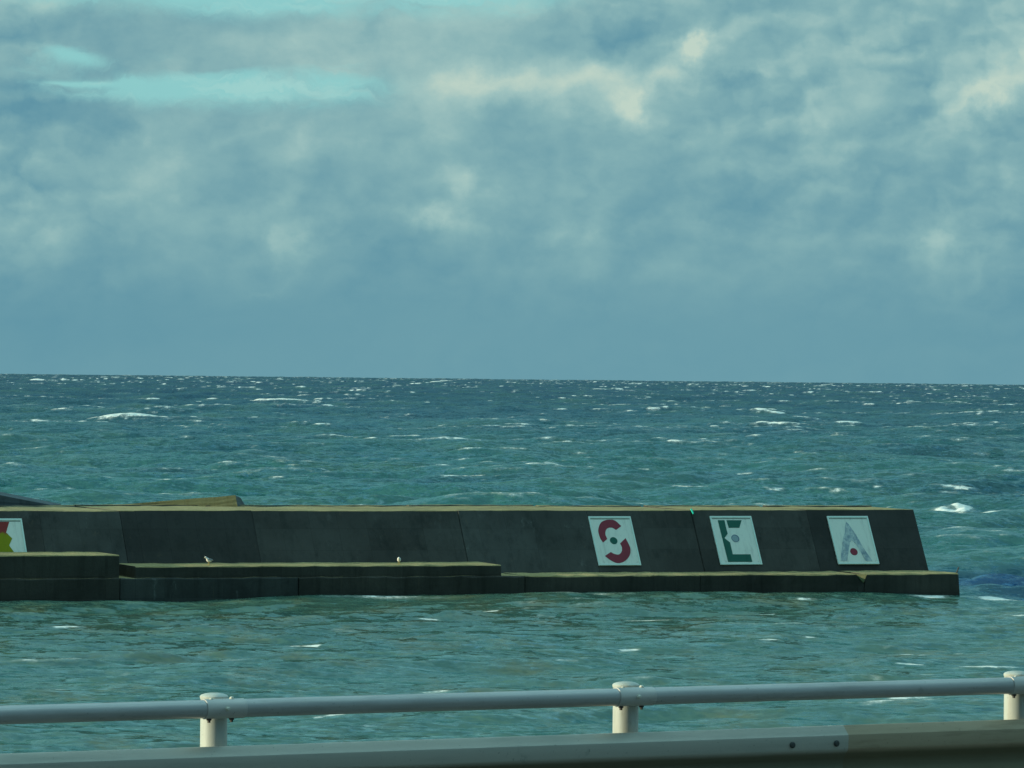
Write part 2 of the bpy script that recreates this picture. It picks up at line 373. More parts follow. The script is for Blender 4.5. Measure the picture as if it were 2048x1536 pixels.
def samp(t, key, X, Y, a=0.0):
    c, s = math.cos(a), math.sin(a)
    u = ((X*c+Y*s)/t['L']*t['n']) % t['n']; v = ((-X*s+Y*c)/t['L']*t['n']) % t['n']
    i = np.floor(u).astype(np.int32); j = np.floor(v).astype(np.int32); fu = (u-i).astype(np.float32); fv = (v-j).astype(np.float32)
    i %= t['n']; j %= t['n']; i1 = (i+1) % t['n']; j1 = (j+1) % t['n']; A = t[key]
    return A[i, j]*(1-fu)*(1-fv)+A[i1, j]*fu*(1-fv)+A[i, j1]*(1-fu)*fv+A[i1, j1]*fu*fv
def sstep(x, a, b):
    t = np.clip((x-a)/(b-a), 0, 1); return t*t*(3-2*t)

def build_sea():
    T1 = ocean_tile(1024, 331.0, 11.5, math.radians(-112), 1, 3)
    T2 = ocean_tile(1024, 197.0, 8.0, math.radians(-80), 1, 5)
    T3 = ocean_tile(512, 61.0, 3.6, math.radians(-60), 1, 9)
    rows = [22.0]
    while rows[-1] < 15500:
        d = rows[-1]; rows.append(d + max(.22, d/(520 if 140 < d < 2500 else 300)) if d > 110 else d+1.2)
    R = np.array(rows)
    az = np.concatenate([np.linspace(-1.25, -.13, 60)[:-1], np.linspace(-.13, -.1115, 12)[:-1], np.linspace(-.1115, .1115, 640), np.linspace(.1115, .13, 12)[1:], np.linspace(.13, 1.25, 60)[1:]])
    RR, AA = np.meshgrid(R, az, indexing='ij')
    X = RR*np.tan(AA).clip(-3.2, 3.2); Y = RR.copy()
    c, s = math.cos(TH), math.sin(TH)
    S = (X*c+(Y-ORG.y)*s); Q = (-X*s+(Y-ORG.y)*c)            # along / behind the breakwater's waterline
    sr = sB+2.6
    lee = sstep(-Q, -4, 3)*sstep(-(S-sr)+(-Q)*.20, -6, 14)      # sheltered water on the shore side
    lee = np.maximum(lee, sstep(-Q, 20, 60)*.8)
    near = 1-.85*np.exp(-(Q/7.0)**2)*sstep(-S, -(sr+4), -sr+1)
    A1 = (.68*(1-lee)+.05*lee)*near*(1-.8*np.exp(-((S-(sr+9))/14)**4-((Q-6)/16)**4)); A2 = (.28*(1-lee)+.11*lee)*(.35+.65*near); A3 = (.065*(1-lee)+.07*lee)*(.6+.4*near)
    blue = np.exp(-((S-(sB+12))/10.5)**6-((Q-8.5)/9.5)**4)*np.clip(1+.25*samp(T3, 'Z', X*.5, Y*.3), 0, 1)
    A3 = A3*(1+1.8*blue); A2 = A2*(1-.3*blue)
    far = 1+sstep(RR, 3000, 9000)*.7
    A1 *= far; lam = 1.15
    Z = np.zeros_like(X); DX = Z.copy(); DY = Z.copy(); jxx = Z.copy(); jyy = Z.copy(); jxy = Z.copy()
    for T, Aa, ro in ((T1, A1, 0.0), (T2, A2, .5), (T3, A3, -.3)):
        cr, sr_ = math.cos(ro), math.sin(ro)
        Z += Aa*samp(T, 'Z', X, Y, ro); gx = samp(T, 'dx', X, Y, ro); gy = samp(T, 'dy', X, Y, ro)
        DX += lam*Aa*(gx*cr-gy*sr_); DY += lam*Aa*(gx*sr_+gy*cr)
        wgt = Aa*lam*(1.0 if T is not T3 else .12)*(.7 if T is T2 else 1.0)
        xx = samp(T, 'dxx', X, Y, ro); yy = samp(T, 'dyy', X, Y, ro); xy = samp(T, 'dxy', X, Y, ro)
        jxx += wgt*(xx*cr*cr-2*xy*cr*sr_+yy*sr_*sr_); jyy += wgt*(xx*sr_*sr_+2*xy*cr*sr_+yy*cr*cr); jxy += wgt*((xx-yy)*cr*sr_+xy*(cr*cr-sr_*sr_))
    Jp = (1-jxx)*(1-jyy)-jxy**2; Jm = (1+jxx)*(1+jyy)-jxy**2
    J = Jm if np.std(Z[Jm < np.quantile(Jm, .02)]) >= 0 and Z[Jm < np.quantile(Jm, .02)].mean() > Z[Jp < np.quantile(Jp, .02)].mean() else Jp
    sgn = 1.0
    crest = Z[J < np.quantile(J, .02)].mean()
    print('crest mean of foam', crest, 'J is', 'minus' if J is Jm else 'plus')
    open_ = lee < .3
    patch = samp(T1, 'Z', X*.31+77, Y*.31+19, .4)*.5+samp(T2, 'Z', X*.12, Y*.12)*.5
    J0 = J.copy(); J = J - .13*patch
    q1, q2 = np.quantile(J[open_ & (RR > 300)], [.0025, .080])
    foam = np.clip((q2-J)/(q2-q1), 0, 1.3)
    foam[lee > .3] *= 0
    foam *= 1+.25*sstep(RR, 500, 1500)-.62*sstep(RR, 3500, 8500)
    # a few small catspaws in the lee
    q3, q4 = np.quantile(J0[(lee > .6) & (RR > 140) & (RR < 400)], [.0015, .075])
    foam += np.where(lee > .3, np.clip((q4-J0)/(q4-q3), 0, 1)*.95, 0)
    # small breaking crests of the short sea
    fs_ = np.where(lee > .3, 2.3, 1.25)
    z3 = samp(T3, 'Z', X*fs_, Y*fs_*.8, -.3)+.6*samp(T2, 'Z', X*1.7+31, Y*1.7, .2)
    small = np.clip((z3-1.95)/.8, 0, 1.0)*(np.exp(-(np.clip(RR-180, 0, None)/900)**2))
    small *= np.where(lee > .3, np.clip(.75+.35*samp(T1, 'Z', X*3, Y*3), 0, 1), 1)
    foam = np.maximum(foam, small)
    # broken water along the outer side and round the head
    edge = np.exp(-((Q-13.5)/3.0)**2)*sstep(S, -3, 6)*sstep(-S, -22, -16)
    foam = np.maximum(foam, edge*1.1)
    nf = samp(T3, 'Z', X*.6, Y*.6)
    edge2 = np.exp(-((Q+1.0)/1.6)**2)*(S < sB+1.5)*(S > -45)*np.clip(nf*.9-.25, 0, 1)
    foam = np.maximum(foam, edge2)
    head = np.exp(-((S-(sB+2.2))/1.9)**2-((Q+1.2)/2.2)**2)*(.75+.5*samp(T3, 'Z', X*2, Y*.8))
    foam = np.maximum(foam, head*1.0)
    hp = atz(1935, 1017, .3)                                  # one big breaker to the right of the head
    bx, by = X-hp.x, Y-hp.y
    brk = np.maximum(np.exp(-(bx/.9)**2-(by/6.5)**2), .85*np.exp(-((bx+1.1)/1.3)**2-((by+2)/3.2)**2)); brk *= 1.15+.3*samp(T3, 'Z', X*2.3, Y*.7)
    foam = np.maximum(foam, brk*1.3); Z += .32*brk.clip(0, 1.2)
    # waves run lower where they meet the concrete face
    Zc = Z - RR**2/(2*7.4e6)*(1+np.tan(AA).clip(-3, 3)**2)
    P = np.stack([X+sgn*DX, Y+sgn*DY, Zc], -1)
    nr, nc = X.shape
    me = bpy.data.meshes.new('sea')
    me.vertices.add(nr*nc); me.vertices.foreach_set('co', P.astype(np.float32).ravel())
    idx = np.arange(nr*nc, dtype=np.int32).reshape(nr, nc)
    quads = np.stack([idx[:-1, :-1], idx[:-1, 1:], idx[1:, 1:], idx[1:, :-1]], -1).reshape(-1, 4)
    nq = len(quads)
    me.loops.add(nq*4); me.loops.foreach_set('vertex_index', quads.ravel())
    me.polygons.add(nq); me.polygons.foreach_set('loop_start', np.arange(0, nq*4, 4, dtype=np.int32)); me.polygons.foreach_set('loop_total', np.full(nq, 4, dtype=np.int32))
    me.polygons.foreach_set('use_smooth', np.ones(nq, dtype=bool))
    me.update(calc_edges=True)
    for nm, arr in (('foam', foam), ('lee', lee), ('blue', blue)):
        a = me.attributes.new(nm, 'FLOAT', 'POINT'); a.data.foreach_set('value', arr.astype(np.float32).ravel())
    m, N, b = material('sea_water')
    g = N.new('ShaderNodeNewGeometry'); p = g.outputs['Position']; px, py, pz = N.sep(p)[:3]
    def att(n):
        a = N.new('ShaderNodeAttribute', attribute_name=n); return a.outputs['Fac']
    fo, le, bl = att('foam'), att('lee'), att('blue')
    flat = N.comb(px, py, 0.0)
    # silty shallows, clear deep water further out; cloud shadows put into the colour
    silt_shade = N.noise(N.v('MULTIPLY', flat, (.010, .0042, 0)), 1.0, 5, .6, dist=.6)
    silt2 = N.noise(N.v('MULTIPLY', flat, (.06, .03, 0)), 1.0, 4, .6)
    depth = N.m('ADD', py, N.m('MULTIPLY', N.m('SUBTRACT', silt_shade, .5), 900))
    body = N.ramp(N.sm(N.m('LOGARITHM', N.m('MAXIMUM', depth, 50), 10.0), 2.3, 3.7), [
        (0.0, (.034, .125, .100, 1)), (.25, (.029, .118, .098, 1)), (.48, (.016, .082, .086, 1)), (.72, (.008, .052, .076, 1)), (1.0, (.007, .032, .068, 1))])
    body = N.mix(N.sm(silt2, .42, .66, 0, .62), body, (.056, .122, .078, 1))
    body = N.mix(N.sm(silt_shade, .36, .52, .75, 0), body, (.0055, .044, .066, 1))  # dark patches: cloud shadows put into the water colour
    inn = N.mix(N.sm(N.noise(N.v('MULTIPLY', flat, (.30, .085, 0)), 1.0, 5, .62), .46, .68), (.072, .148, .108, 1), (.115, .148, .084, 1))
    body = N.mix(le, body, inn)
    body = N.mix(N.m('MULTIPLY', bl, .9), body, (.004, .032, .125, 1))
    # lace of foam
    fn = N.noise(N.v('MULTIPLY', flat, (1.5, .8, 0)), 1.0, 6, .7); fn2 = N.noise(flat, 5.5, 4, .7)
    brk_ = N.m('ADD', N.m('MULTIPLY', fn, .75), N.m('MULTIPLY', fn2, .35))
    fs = N.m('ADD', fo, N.m('MULTIPLY', N.m('SUBTRACT', brk_, .55), 2.1))
    fm = N.m('MAXIMUM', N.sm(fs, .46, 1.0), N.m('MULTIPLY', N.sm(fs, .12, .8), .26))
    fm = N.m('MULTIPLY', fm, N.sm(fo, .02, .25))
    col = N.mix(fm, body, (.86, .88, .80, 1))
    # small wind ripples, crests lying across the wind
    def rip(a, sx, sy, ro):
        n = N.new('ShaderNodeVectorRotate', rotation_type='Z_AXIS'); N.put(n.inputs['Vector'], flat); n.inputs['Angle'].default_value = ro
        return N.m('MULTIPLY', N.noise(N.v('MULTIPLY', n.outputs[0], (sx, sy, 0)), 1.0, 5, .6), a)
    def slope(sx, sy, ro, k):
        n = N.new('ShaderNodeVectorRotate', rotation_type='Z_AXIS'); N.put(n.inputs['Vector'], flat); n.inputs['Angle'].default_value = ro
        c = N.noise(N.v('MULTIPLY', n.outputs[0], (sx, sy, 0)), 1.0, 4, .55, col=True)
        return N.v('MULTIPLY', N.v('SUBTRACT', c, (.5, .5, .5)), (k, k, 0))
    sl_ = N.v('ADD', slope(.85, .95, .35, 1.15), N.v('ADD', slope(2.9, 2.6, -.3, .85), slope(.22, .26, .2, .55)))
    gust = N.sm(N.noise(N.v('MULTIPLY', flat, (.05, .022, 0)), 1.0, 4, .6), .3, .7, .55, 1.6)
    sc_ = N.new('ShaderNodeVectorMath', operation='SCALE'); N.put(sc_.inputs[0], sl_); N.put(sc_.inputs['Scale'], N.m('MULTIPLY', gust, N.m('SUBTRACT', 1.0, N.m('MULTIPLY', le, .34))))
    nrm = N.v('NORMALIZE', N.v('ADD', g.outputs['Normal'], sc_.outputs[0]))
    # water body (silty, scatters daylight) under a mirror whose strength follows Fresnel; crests hide part of the sky from each other
    N.n.remove(b); out = [n for n in N.n if n.type == 'OUTPUT_MATERIAL'][0]
    dif = N.new('ShaderNodeBsdfDiffuse'); N.put(dif.inputs['Color'], col); N.put(dif.inputs['Normal'], nrm)
    glo = N.new('ShaderNodeBsdfGlossy'); N.put(glo.inputs['Color'], (.62, .92, 1.0, 1)); N.put(glo.inputs['Normal'], nrm)
    N.put(glo.inputs['Roughness'], N.sm(py, 200, 3000, .07, .16))
    fr = N.new('ShaderNodeFresnel'); fr.inputs['IOR'].default_value = 1.333; N.put(fr.inputs['Normal'], nrm)
    cap = N.m('ADD', N.m('MULTIPLY', le, .16), N.sm(py, 300, 2500, .48, .26))
    fac = N.m('MULTIPLY', N.m('MINIMUM', N.m('MULTIPLY', fr.outputs[0], .62), cap), N.m('SUBTRACT', 1.0, fm))
    ms = N.new('ShaderNodeMixShader'); N.put(ms.inputs[0], fac); N.l.new(dif.outputs[0], ms.inputs[1]); N.l.new(glo.outputs[0], ms.inputs[2]); N.l.new(ms.outputs[0], out.inputs['Surface'])
    me.materials.append(m)
    o = bpy.data.objects.new('sea', me); COL.objects.link(o)
    tag(o, 'wind-ruffled teal sea with whitecaps reaching the horizon', None, None, 'structure')
build_sea()

# ------------------------------------------------------------ breakwater
bw = empty('breakwater', ORG, (0, 0, TH))
tag(bw, 'long dark concrete breakwater with sloping sea wall and stepped ledges', 'breakwater')
rnd = random.Random(4)
def add_bevel(o, w=.03):
    md = o.modifiers.new('bevel', 'BEVEL'); md.width = w; md.segments = 2; md.limit_method = 'ANGLE'; md.angle_limit = math.radians(40)
joints = [-78.0, face_s(-160, 1070) - 3, face_s(-160, 1070), face_s(83, 1060), face_s(245, 1060), face_s(510, 1060), face_s(925, 1070), face_s(1180, 1060), face_s(1395, 1080), face_s(1626, 1080), sB]
joints = joints[:1] + joints[2:]
tops =   [0.0, 0.02, 0.0, 0.03, 0.01, 0.03, .02, .05, .06, -.04]
widths = [8.4, 8.4, 8.4, 8.4, 8.2, 8.0, 7.4, 6.6, 5.8, 4.6]
outs =   [0.0, .05, .0, .03, -.02, .06, .0, .04, .0, .05]
fm_ =    ['face', 'face', 'face_grey', 'face_dark', 'face_grey', 'face_dark', 'face_grey', 'face', 'face', 'face_dark', 'face']
fm_ =    ['face', 'face', 'face_grey', 'face_dark', 'face', 'face_grey', 'face', 'face', 'face_dark', 'face']
for i in range(len(joints)-1):
    a, b = joints[i]+.008, joints[i+1]-.008
    zt = ZT+tops[i]; w = widths[i]; o_ = -outs[i]
    yt = yface(zt)
    sec = [(yface(-2.5)+o_, -2.5), (yt+o_, zt), (yt+.05+o_, zt+.012), (yt+w-.5, zt+.02), (yt+w-.45, zt+.08), (yt+w, zt+.08), (yt+w+.4, -2.5)]
    bm = bmesh.new()
    xs = stations(a, b, .8)
    prism(bm, sec, xs, .022, rnd, lambda j: 1 if j in (1, 2, 4) else 0)
    o = link('wall_segment', bm, [M[fm_[i]], M['top']], bw)
    add_bevel(o, .025)
# low footing course along the water
fj = [-78, front_s(-330, 1170), front_s(240, 1170), front_s(597, 1170), front_s(1050, 1170), front_s(1400, 1170), front_s(1713, 1150), front_s(1917, 1160)]
for i in range(len(fj)-1):
    a, b = fj[i]+.015, fj[i+1]-.015
    sec = [(0, -2.5), (-.02, ZL-.06), (.05, ZL), (yB+.6, ZL+.03), (yB+1.2, -2.5)]
    e0 = e1 = None
    if i == len(fj)-3: pass
    if i == len(fj)-2:    # head block: its left end catches the sun through the broken corner
        a = fj[i]+.50
        e1 = lambda yy, zz: (.30 if zz < .5 else 0) + (.10 if yy > 1 else 0)
    if i == len(fj)-3:
        e1 = lambda yy, zz: .50 if zz < .2 else (-.05 - (.3 if yy < .5 else -.2))
    bm = bmesh.new()
    if i == len(fj)-3:
        # last station skewed: the upper corner is broken away
        sec2 = [(0, -2.5), (0, .48), (-.02, ZL-.06), (.05, ZL), (yB+.6, ZL+.03), (yB+1.2, -2.5)]
        prism(bm, sec2, stations(a, b, .6), .03, rnd, lambda j: 1 if j in (2, 3) else 0, None, lambda yy, zz: .46 if zz < .6 else -.04)
    else:
        prism(bm, sec, stations(a, b, .6), .03, rnd, (lambda j: 1 if j in (1, 2) else 0) if i >= 4 else (lambda j: 1 if j == 2 else 0), e0, e1)
    o = link('footing_block', bm, [M['wet_pale'] if i == 3-1 else M['wet'], M['top']], bw)
    add_bevel(o, .03)
# raised ledges on the footing, left half
for (x0, x1, z, nm) in ((None, 240, 2.25, 0), (272, 1004, 1.64, 1)):
    a = -78 if x0 is None else front_s(x0, 1140); b = front_s(x1, 1140)
    ins = .12 if nm == 0 else .10
    y1 = yface(z)+.5
    sec = [(ins, ZL-.15), (ins, z-.05), (ins+.06, z), (y1, z+.03), (y1, ZL-.15)]
    bm = bmesh.new(); prism(bm, sec, stations(a, b, .7), .02, rnd, lambda j: 1 if j in (1, 2) else 0)
    o = link('ledge', bm, [M['wet'], M['top']], bw); add_bevel(o, .03)
# spalled corner of the head block, turned to the sun
fr = fj[-2]+.50
def fp(x, y, out): 
    q = atplane(x, y, ORG, V_)-ORG; return Vector((q.dot(U), -out, q.z))
bm = bmesh.new()
ca, cb, cc = fp(1711, 1148, .02), fp(1728, 1148, .36), fp(1725, 1165, .16)
vs = [bm.verts.new(v) for v in (ca, cb, cc, ca+Vector((0, .3, 0)), cb+Vector((0, .6, 0)), cc+Vector((0, .4, 0)))]
for f in ((0, 1, 2), (3, 5, 4), (0, 3, 4, 1), (1, 4, 5, 2), (2, 5, 3, 0)): bm.faces.new([vs[i] for i in f])
link('spalled_corner', bm, M['tan'], bw)
# rusty lip standing up at the head
bm = bmesh.new(); tube(bm, (fj[-1]-.12, .12, ZL-.1), (fj[-1]+.06, .10, ZL+.34), .035, 8)
link('bent_bar', bm, M['nut'], bw)

# ------------------------------------------------------------ painted letter panels
def panel(corner_px, label, w=2.53, h=3.06, s_over=None, from_top=False):
    """corner_px: bottom-left corner in the photograph"""
    p = atplane(corner_px[0], corner_px[1], Bp, NF)
    if from_top: p = p - UPV*h
    if s_over: p = p + U*s_over
    base = p + U*(w/2) - NF*0 
    nout = NF if NF.y < 0 else -NF
    e = empty('letter_panel', base + nout*.062, (-ALPHA, 0, TH))
    tag(e, label, 'letter panel', 'painted letter panels on the breakwater wall')
    bm = bmesh.new(); extrude_poly(bm, [(-w/2, 0), (w/2, 0), (w/2, h), (-w/2, h)], 0, .05)
    link('board', bm, M['white_panel'], e)
    bm = bmesh.new()
    for q in ([(-w/2, 0), (w/2, 0), (w/2, .09), (-w/2, .09)], [(-w/2, h-.10), (w/2, h-.10), (w/2, h), (-w/2, h)],
              [(-w/2, .092), (-w/2+.08, .092), (-w/2+.08, h-.102), (-w/2, h-.102)], [(w/2-.08, .092), (w/2, .092), (w/2, h-.102), (w/2-.08, h-.102)]):
        extrude_poly(bm, q, -.03, -.002)
    link('rim', bm, M['rim'], e)
    bm = bmesh.new(); extrude_poly(bm, [(-w/2+.10, h-.175), (w/2-.10, h-.175), (w/2-.10, h-.135), (-w/2+.10, h-.135)], -.006, -.002)  # thin dark strip laid on the board below the top rim
    link('rim_line', bm, M['line'], e)
    inv = (Matrix.Translation(e.location) @ e.rotation_euler.to_matrix().to_4x4()).inverted()
    def loc(x, y):
        q = inv @ atplane(x, y, e.location, NF); return (q.x, q.z)
    return e, loc
def ov(loc, ox, oy, P, sc=12.286): return [loc(ox+a/sc, oy+b/sc) for a, b in P]
def shape(e, pts, m, name, y0=-.012, y1=-.002):
    bm = bmesh.new(); extrude_poly(bm, pts, y0, y1); return link(name, bm, m, e)
def disc(c, r, k=28): return [(c[0]+r*math.cos(2*math.pi*i/k), c[1]+r*math.sin(2*math.pi*i/k)) for i in range(k)]

eS, lS = panel((1196.5, 1132), 'white panel with maroon letter S made of two arcs round a green dot')
up_ = ov(lS, 1160, 1020, [(565, 800), (495, 690), (448, 500), (500, 330), (600, 260), (730, 238), (865, 265), (1012, 397), (885, 490), (790, 435), (690, 442), (635, 500), (622, 600), (668, 712)])
dn_ = ov(lS, 1160, 1020, [(1118, 693), (1200, 850), (1238, 960), (1225, 1100), (1150, 1215), (1030, 1290), (905, 1302), (760, 1240), (612, 1130), (755, 1035), (850, 1082), (950, 1095), (1018, 1030), (1030, 920), (985, 822)])
shape(eS, smoothpts(up_, {0, 7, 8, 13}), M['red'], 'letter_stroke')
shape(eS, smoothpts(dn_, {0, 8, 9, 14}), M['red'], 'letter_stroke')
shape(eS, disc(lS(1160+827/12.286, 1020+755/12.286), .22), M['green'], 'dot')

eE, lE = panel((1440.5, 1130.5), 'white panel with bottle green letter E and a small grey circle')
shape(eE, ov(lE, 1400, 1020, [(435, 252), (600, 252), (650, 480), (680, 580), (600, 690), (738, 800), (805, 1090), (1240, 1090), (1285, 1275), (690, 1275)]), M['green'], 'letter_stroke')
shape(eE, ov(lE, 1400, 1020, [(650, 252), (1020, 252), (965, 437), (705, 437)]), M['green'], 'letter_stroke')
cE = lE(1400+868/12.286, 1020+698/12.286)
shape(eE, disc(cE, .235), M['ring_line'], 'ring'); shape(eE, disc((cE[0]-.012, cE[1]-.012), .20), M['grey_ring'], 'dot', -.016, -.0125)

eA, lA = panel((1676, 1129.5), 'white panel with faded flaking blue letter A over a maroon dot')
shape(eA, ov(lA, 1630, 1020, [(765, 285), (825, 350), (1010, 620), (1200, 950), (1415, 1255), (1250, 1255), (1120, 1030), (1000, 830), (900, 740), (855, 800), (835, 930), (790, 1250), (630, 1250), (650, 1000), (690, 680), (735, 560), (735, 400)]), M['blue_worn'], 'letter_stroke')
shape(eA, disc(lA(1630+955/12.286, 1020+1026/12.286), .225), M['red'], 'dot')

eL, lL = panel((42.5, 1038.5), 'white panel cut off at the left edge with a red and yellow letter', s_over=-2.53, from_top=True)
# (its lower edge is hidden by the high ledge)
z0 = -0.55
eL.location = eL.location
P_ = [lL(18.3, 1043.8), lL(12.2, 1065), lL(24.4, 1077), lL(18.3, 1091), lL(27.7, 1104)]
hh = 3.06
left = [(-1.0, P_[-1][1]), (-.62, P_[3][1]), (-.95, P_[2][1]), (-.60, P_[1][1]), (-.80, P_[0][1])]
shape(eL, [(P_[0][0], P_[0][1]), P_[1], P_[2], P_[3], P_[4]] + left, M['redyellow'], 'letter_stroke')

# ------------------------------------------------------------ blocks behind the wall
def solid(name, P8, m, label, cat, group=None):
    """eight corners: front-bottom l,r ; back-bottom r,l ; then the same for the top"""
    c = sum((Vector(p) for p in P8[:4]), Vector())/4
    bm = bmesh.new(); v = [bm.verts.new(Vector(p)-c) for p in P8]
    for f in ((0, 1, 2, 3), (4, 5, 6, 7), (0, 1, 5, 4), (1, 2, 6, 5), (2, 3, 7, 6), (3, 0, 4, 7)): bm.faces.new([v[i] for i in f])
    bm.faces.ensure_lookup_table()
    if isinstance(m, list): bm.faces[3].material_index = 1  # right end takes the darker material: its shade is put into the colour
    bmesh.ops.subdivide_edges(bm, edges=bm.edges[:], cuts=5, use_grid_fill=True)
    r = random.Random(3)
    for q in bm.verts: q.co += Vector([r.uniform(-.012, .012) for _ in range(3)])
    o = link(name, bm, m); o.location = c
    tag(o, label, cat, group); return o
zt = ZT+.03
A0 = atz(248, 1011.5, zt); B0 = atz(476, 1013.5, zt); C0 = atz(489, 1011.5, zt)
Bt = B0 + Vector((0, 0, 0)); 
def over(p, x, y):   # the point above/at the depth of p seen at (x,y)
    return aty(x, y, p.y)
Btop = over(B0, 471, 990.5); Atop = over(A0, 250, 1008.5)
away = Vector((.45, 1.6, 0))
Dw = Vector((.55, 1.9, 0))
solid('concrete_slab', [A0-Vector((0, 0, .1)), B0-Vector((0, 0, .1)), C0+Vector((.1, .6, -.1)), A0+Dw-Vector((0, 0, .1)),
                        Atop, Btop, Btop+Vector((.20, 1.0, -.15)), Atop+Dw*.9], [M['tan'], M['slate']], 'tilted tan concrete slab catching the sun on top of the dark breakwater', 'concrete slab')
L0 = atz(-420, 1012, zt); R0 = atz(104, 1011.3, zt); R0 = Vector((R0.x, R0.y, zt)); 
Lt = over(L0, -420, 905); Rt = over(R0, 100, 1011)
Lb = Vector((.4, 2.4, 0))
solid('sloping_slab', [L0-Vector((0, 0, .1)), R0-Vector((0, 0, .1)), R0+Lb-Vector((0, 0, .1)), L0+Lb-Vector((0, 0, .1)), Lt, Rt+Vector((0, 0, .03)), Rt+Lb*.9+Vector((0, 0, .03)), Lt+Lb],
      M['slate'], 'dark slate-grey sloping slab above the wall at the left edge', 'concrete slab')

# small turquoise tag hanging at a wall joint
p = atplane(1382.5, 1024, Bp, NF); nout = NF if NF.y < 0 else -NF
bm = bmesh.new(); pr = [(-.05, .14), (.02, .16), (.06, .02), (.085, -.14), (.03, -.17), (-.01, -.02)]
extrude_poly(bm, pr, -.03, .03)
o = link('marker_tag', bm, M['teal_tag']); o.location = p+nout*.09; o.rotation_euler = (-ALPHA, 0, TH)
tag(o, 'tiny bright turquoise tag hanging from the wall top left of the E panel', 'marker tag')

# ------------------------------------------------------------ gulls
mg, Ng, bg_ = material('gull_white'); bg_.inputs['Base Color'].default_value = (.85, .84, .78, 1); bg_.inputs['Roughness'].default_value = .8
tcg = Ng.new('ShaderNodeTexCoord'); Ng.put(bg_.inputs['Base Color'], Ng.mix(Ng.sm(Ng.noise(tcg.outputs['Object'], 30, 4, .6), .5, .8, 0, .3), (.86, .85, .79, 1), (.7, .7, .66, 1)))
mw, Nw, bw_ = material('gull_grey'); tcw = Nw.new('ShaderNodeTexCoord')
Nw.put(bw_.inputs['Base Color'], Nw.mix(Nw.sm(Nw.sep(tcw.outputs['Object'])[0], .16, .2), (.30, .33, .35, 1), (.03, .03, .03, 1))); bw_.inputs['Roughness'].default_value = .8
my, Ny, by_ = material('gull_yellow'); by_.inputs['Base Color'].default_value = (.55, .40, .05, 1)
def loft(bm, rings, seg=14):
    R = []
    for (x, z, ry, rz) in rings:
        R.append([bm.verts.new((x, math.cos(2*math.pi*i/seg)*ry, z+math.sin(2*math.pi*i/seg)*rz)) for i in range(seg)])
    for a, b in zip(R, R[1:]):
        for i in range(seg): bm.faces.new((a[i], a[(i+1) % seg], b[(i+1) % seg], b[i]))
    bm.faces.new(R[0]); bm.faces.new(list(reversed(R[-1])))
def gull(loc, rz, label, head_dz=0.0):
    e = empty('gull', loc, (0, 0, rz)); e.scale = (1.12,)*3; tag(e, label, 'gull', 'gulls standing on the ledge')
    bm = bmesh.new()   # faces -x
    loft(bm, [(-.235, .352+head_dz, .010, .010), (-.225, .355+head_dz, .028, .028), (-.20, .36+head_dz, .040, .042), (-.165, .352+head_dz, .040, .044), (-.14, .315+head_dz*.6, .045, .056),
              (-.11, .265, .068, .085), (-.05, .225, .088, .098), (.02, .212, .090, .092), (.09, .210, .072, .070), (.15, .214, .045, .040), (.20, .219, .040, .016), (.245, .221, .034, .008)])
    link('body', bm, mg, e, True)
    for s in (-1, 1):
        bm = bmesh.new(); R = []
        for (x, z, w, hh2) in ((-.085, .26, .012, .03), (-.03, .25, .018, .065), (.05, .24, .018, .062), (.13, .236, .014, .040), (.20, .234, .009, .022), (.27, .236, .004, .008)):
            yc = s*(.072 if x < .1 else .072-(x-.1)*.3)
            R.append([bm.verts.new((x, yc+math.cos(a)*w, z+math.sin(a)*hh2)) for a in [2*math.pi*i/10 for i in range(10)]])
        for a, b in zip(R, R[1:]):
            for i in range(10): bm.faces.new((a[i], a[(i+1) % 10], b[(i+1) % 10], b[i]))
        bm.faces.new(R[0]); bm.faces.new(list(reversed(R[-1])))
        link('wing', bm, mw, e, True)
        bm = bmesh.new(); tube(bm, (-.01, s*.035, 0), (.0, s*.035, .15), .007, 8)
        extrude_poly(bm, [(-.06, .0), (.01, .0), (.01, .012), (-.06, .006)], s*.035-.022, s*.035+.022)
        link('leg', bm, my, e)
    bm = bmesh.new(); loft(bm, [(-.285, .335+head_dz, .004, .006), (-.26, .343+head_dz, .007, .010), (-.228, .350+head_dz, .010, .013)], 8)
    link('beak', bm, my, e)
    return e
def on_ledge(x, z, inset): 
    s = front_s(x+12, 1130); return ORG + U*s + V_*inset + Vector((0, 0, z+.01))
gull(on_ledge(421.5, 1.65, 1.3), TH+.25, 'white gull standing on the left part of the middle ledge')
gull(on_ledge(798, 1.65, .9), TH+1.15, 'white gull hunched on the right part of the middle ledge', -.05)

# ------------------------------------------------------------ guardrail on the near shore
Pa = aty(425, 1418, 20.8); Pb = aty(2028, 1371, 20.8*681.5/617.5)
dvec = Pb-Pa; PH = math.atan2(dvec.y, dvec.x)
zc = (Pa.z+Pb.z)/2
Lp = math.hypot(dvec.x, dvec.y)/2
PR = .0382; PO = .0565
off = PO+PR            # pipe axis to post axis
dv = Vector((math.cos(PH), math.sin(PH), 0)); nv = Vector((-math.sin(PH), math.cos(PH), 0))
GZ = H-2.30
g0 = Vector((Pa.x, Pa.y, GZ)) + nv*off
gr = empty('guardrail', g0, (0, 0, PH))
tag(gr, 'grey steel guardrail with a pipe handrail on cream posts above a ribbed beam', 'guardrail')
zp = zc-GZ; zb = H-1.5765-GZ+.0
def arcd(px): # distance along the rail where it crosses a picture column
    d = ray(px, 1450); k = d.x/d.y
    # point g0-nv*off + dv*t ; x/y = k
    p = g0-nv*off; return (k*p.y-p.x)/(dv.x-k*dv.y)
ks = range(-3, 5)
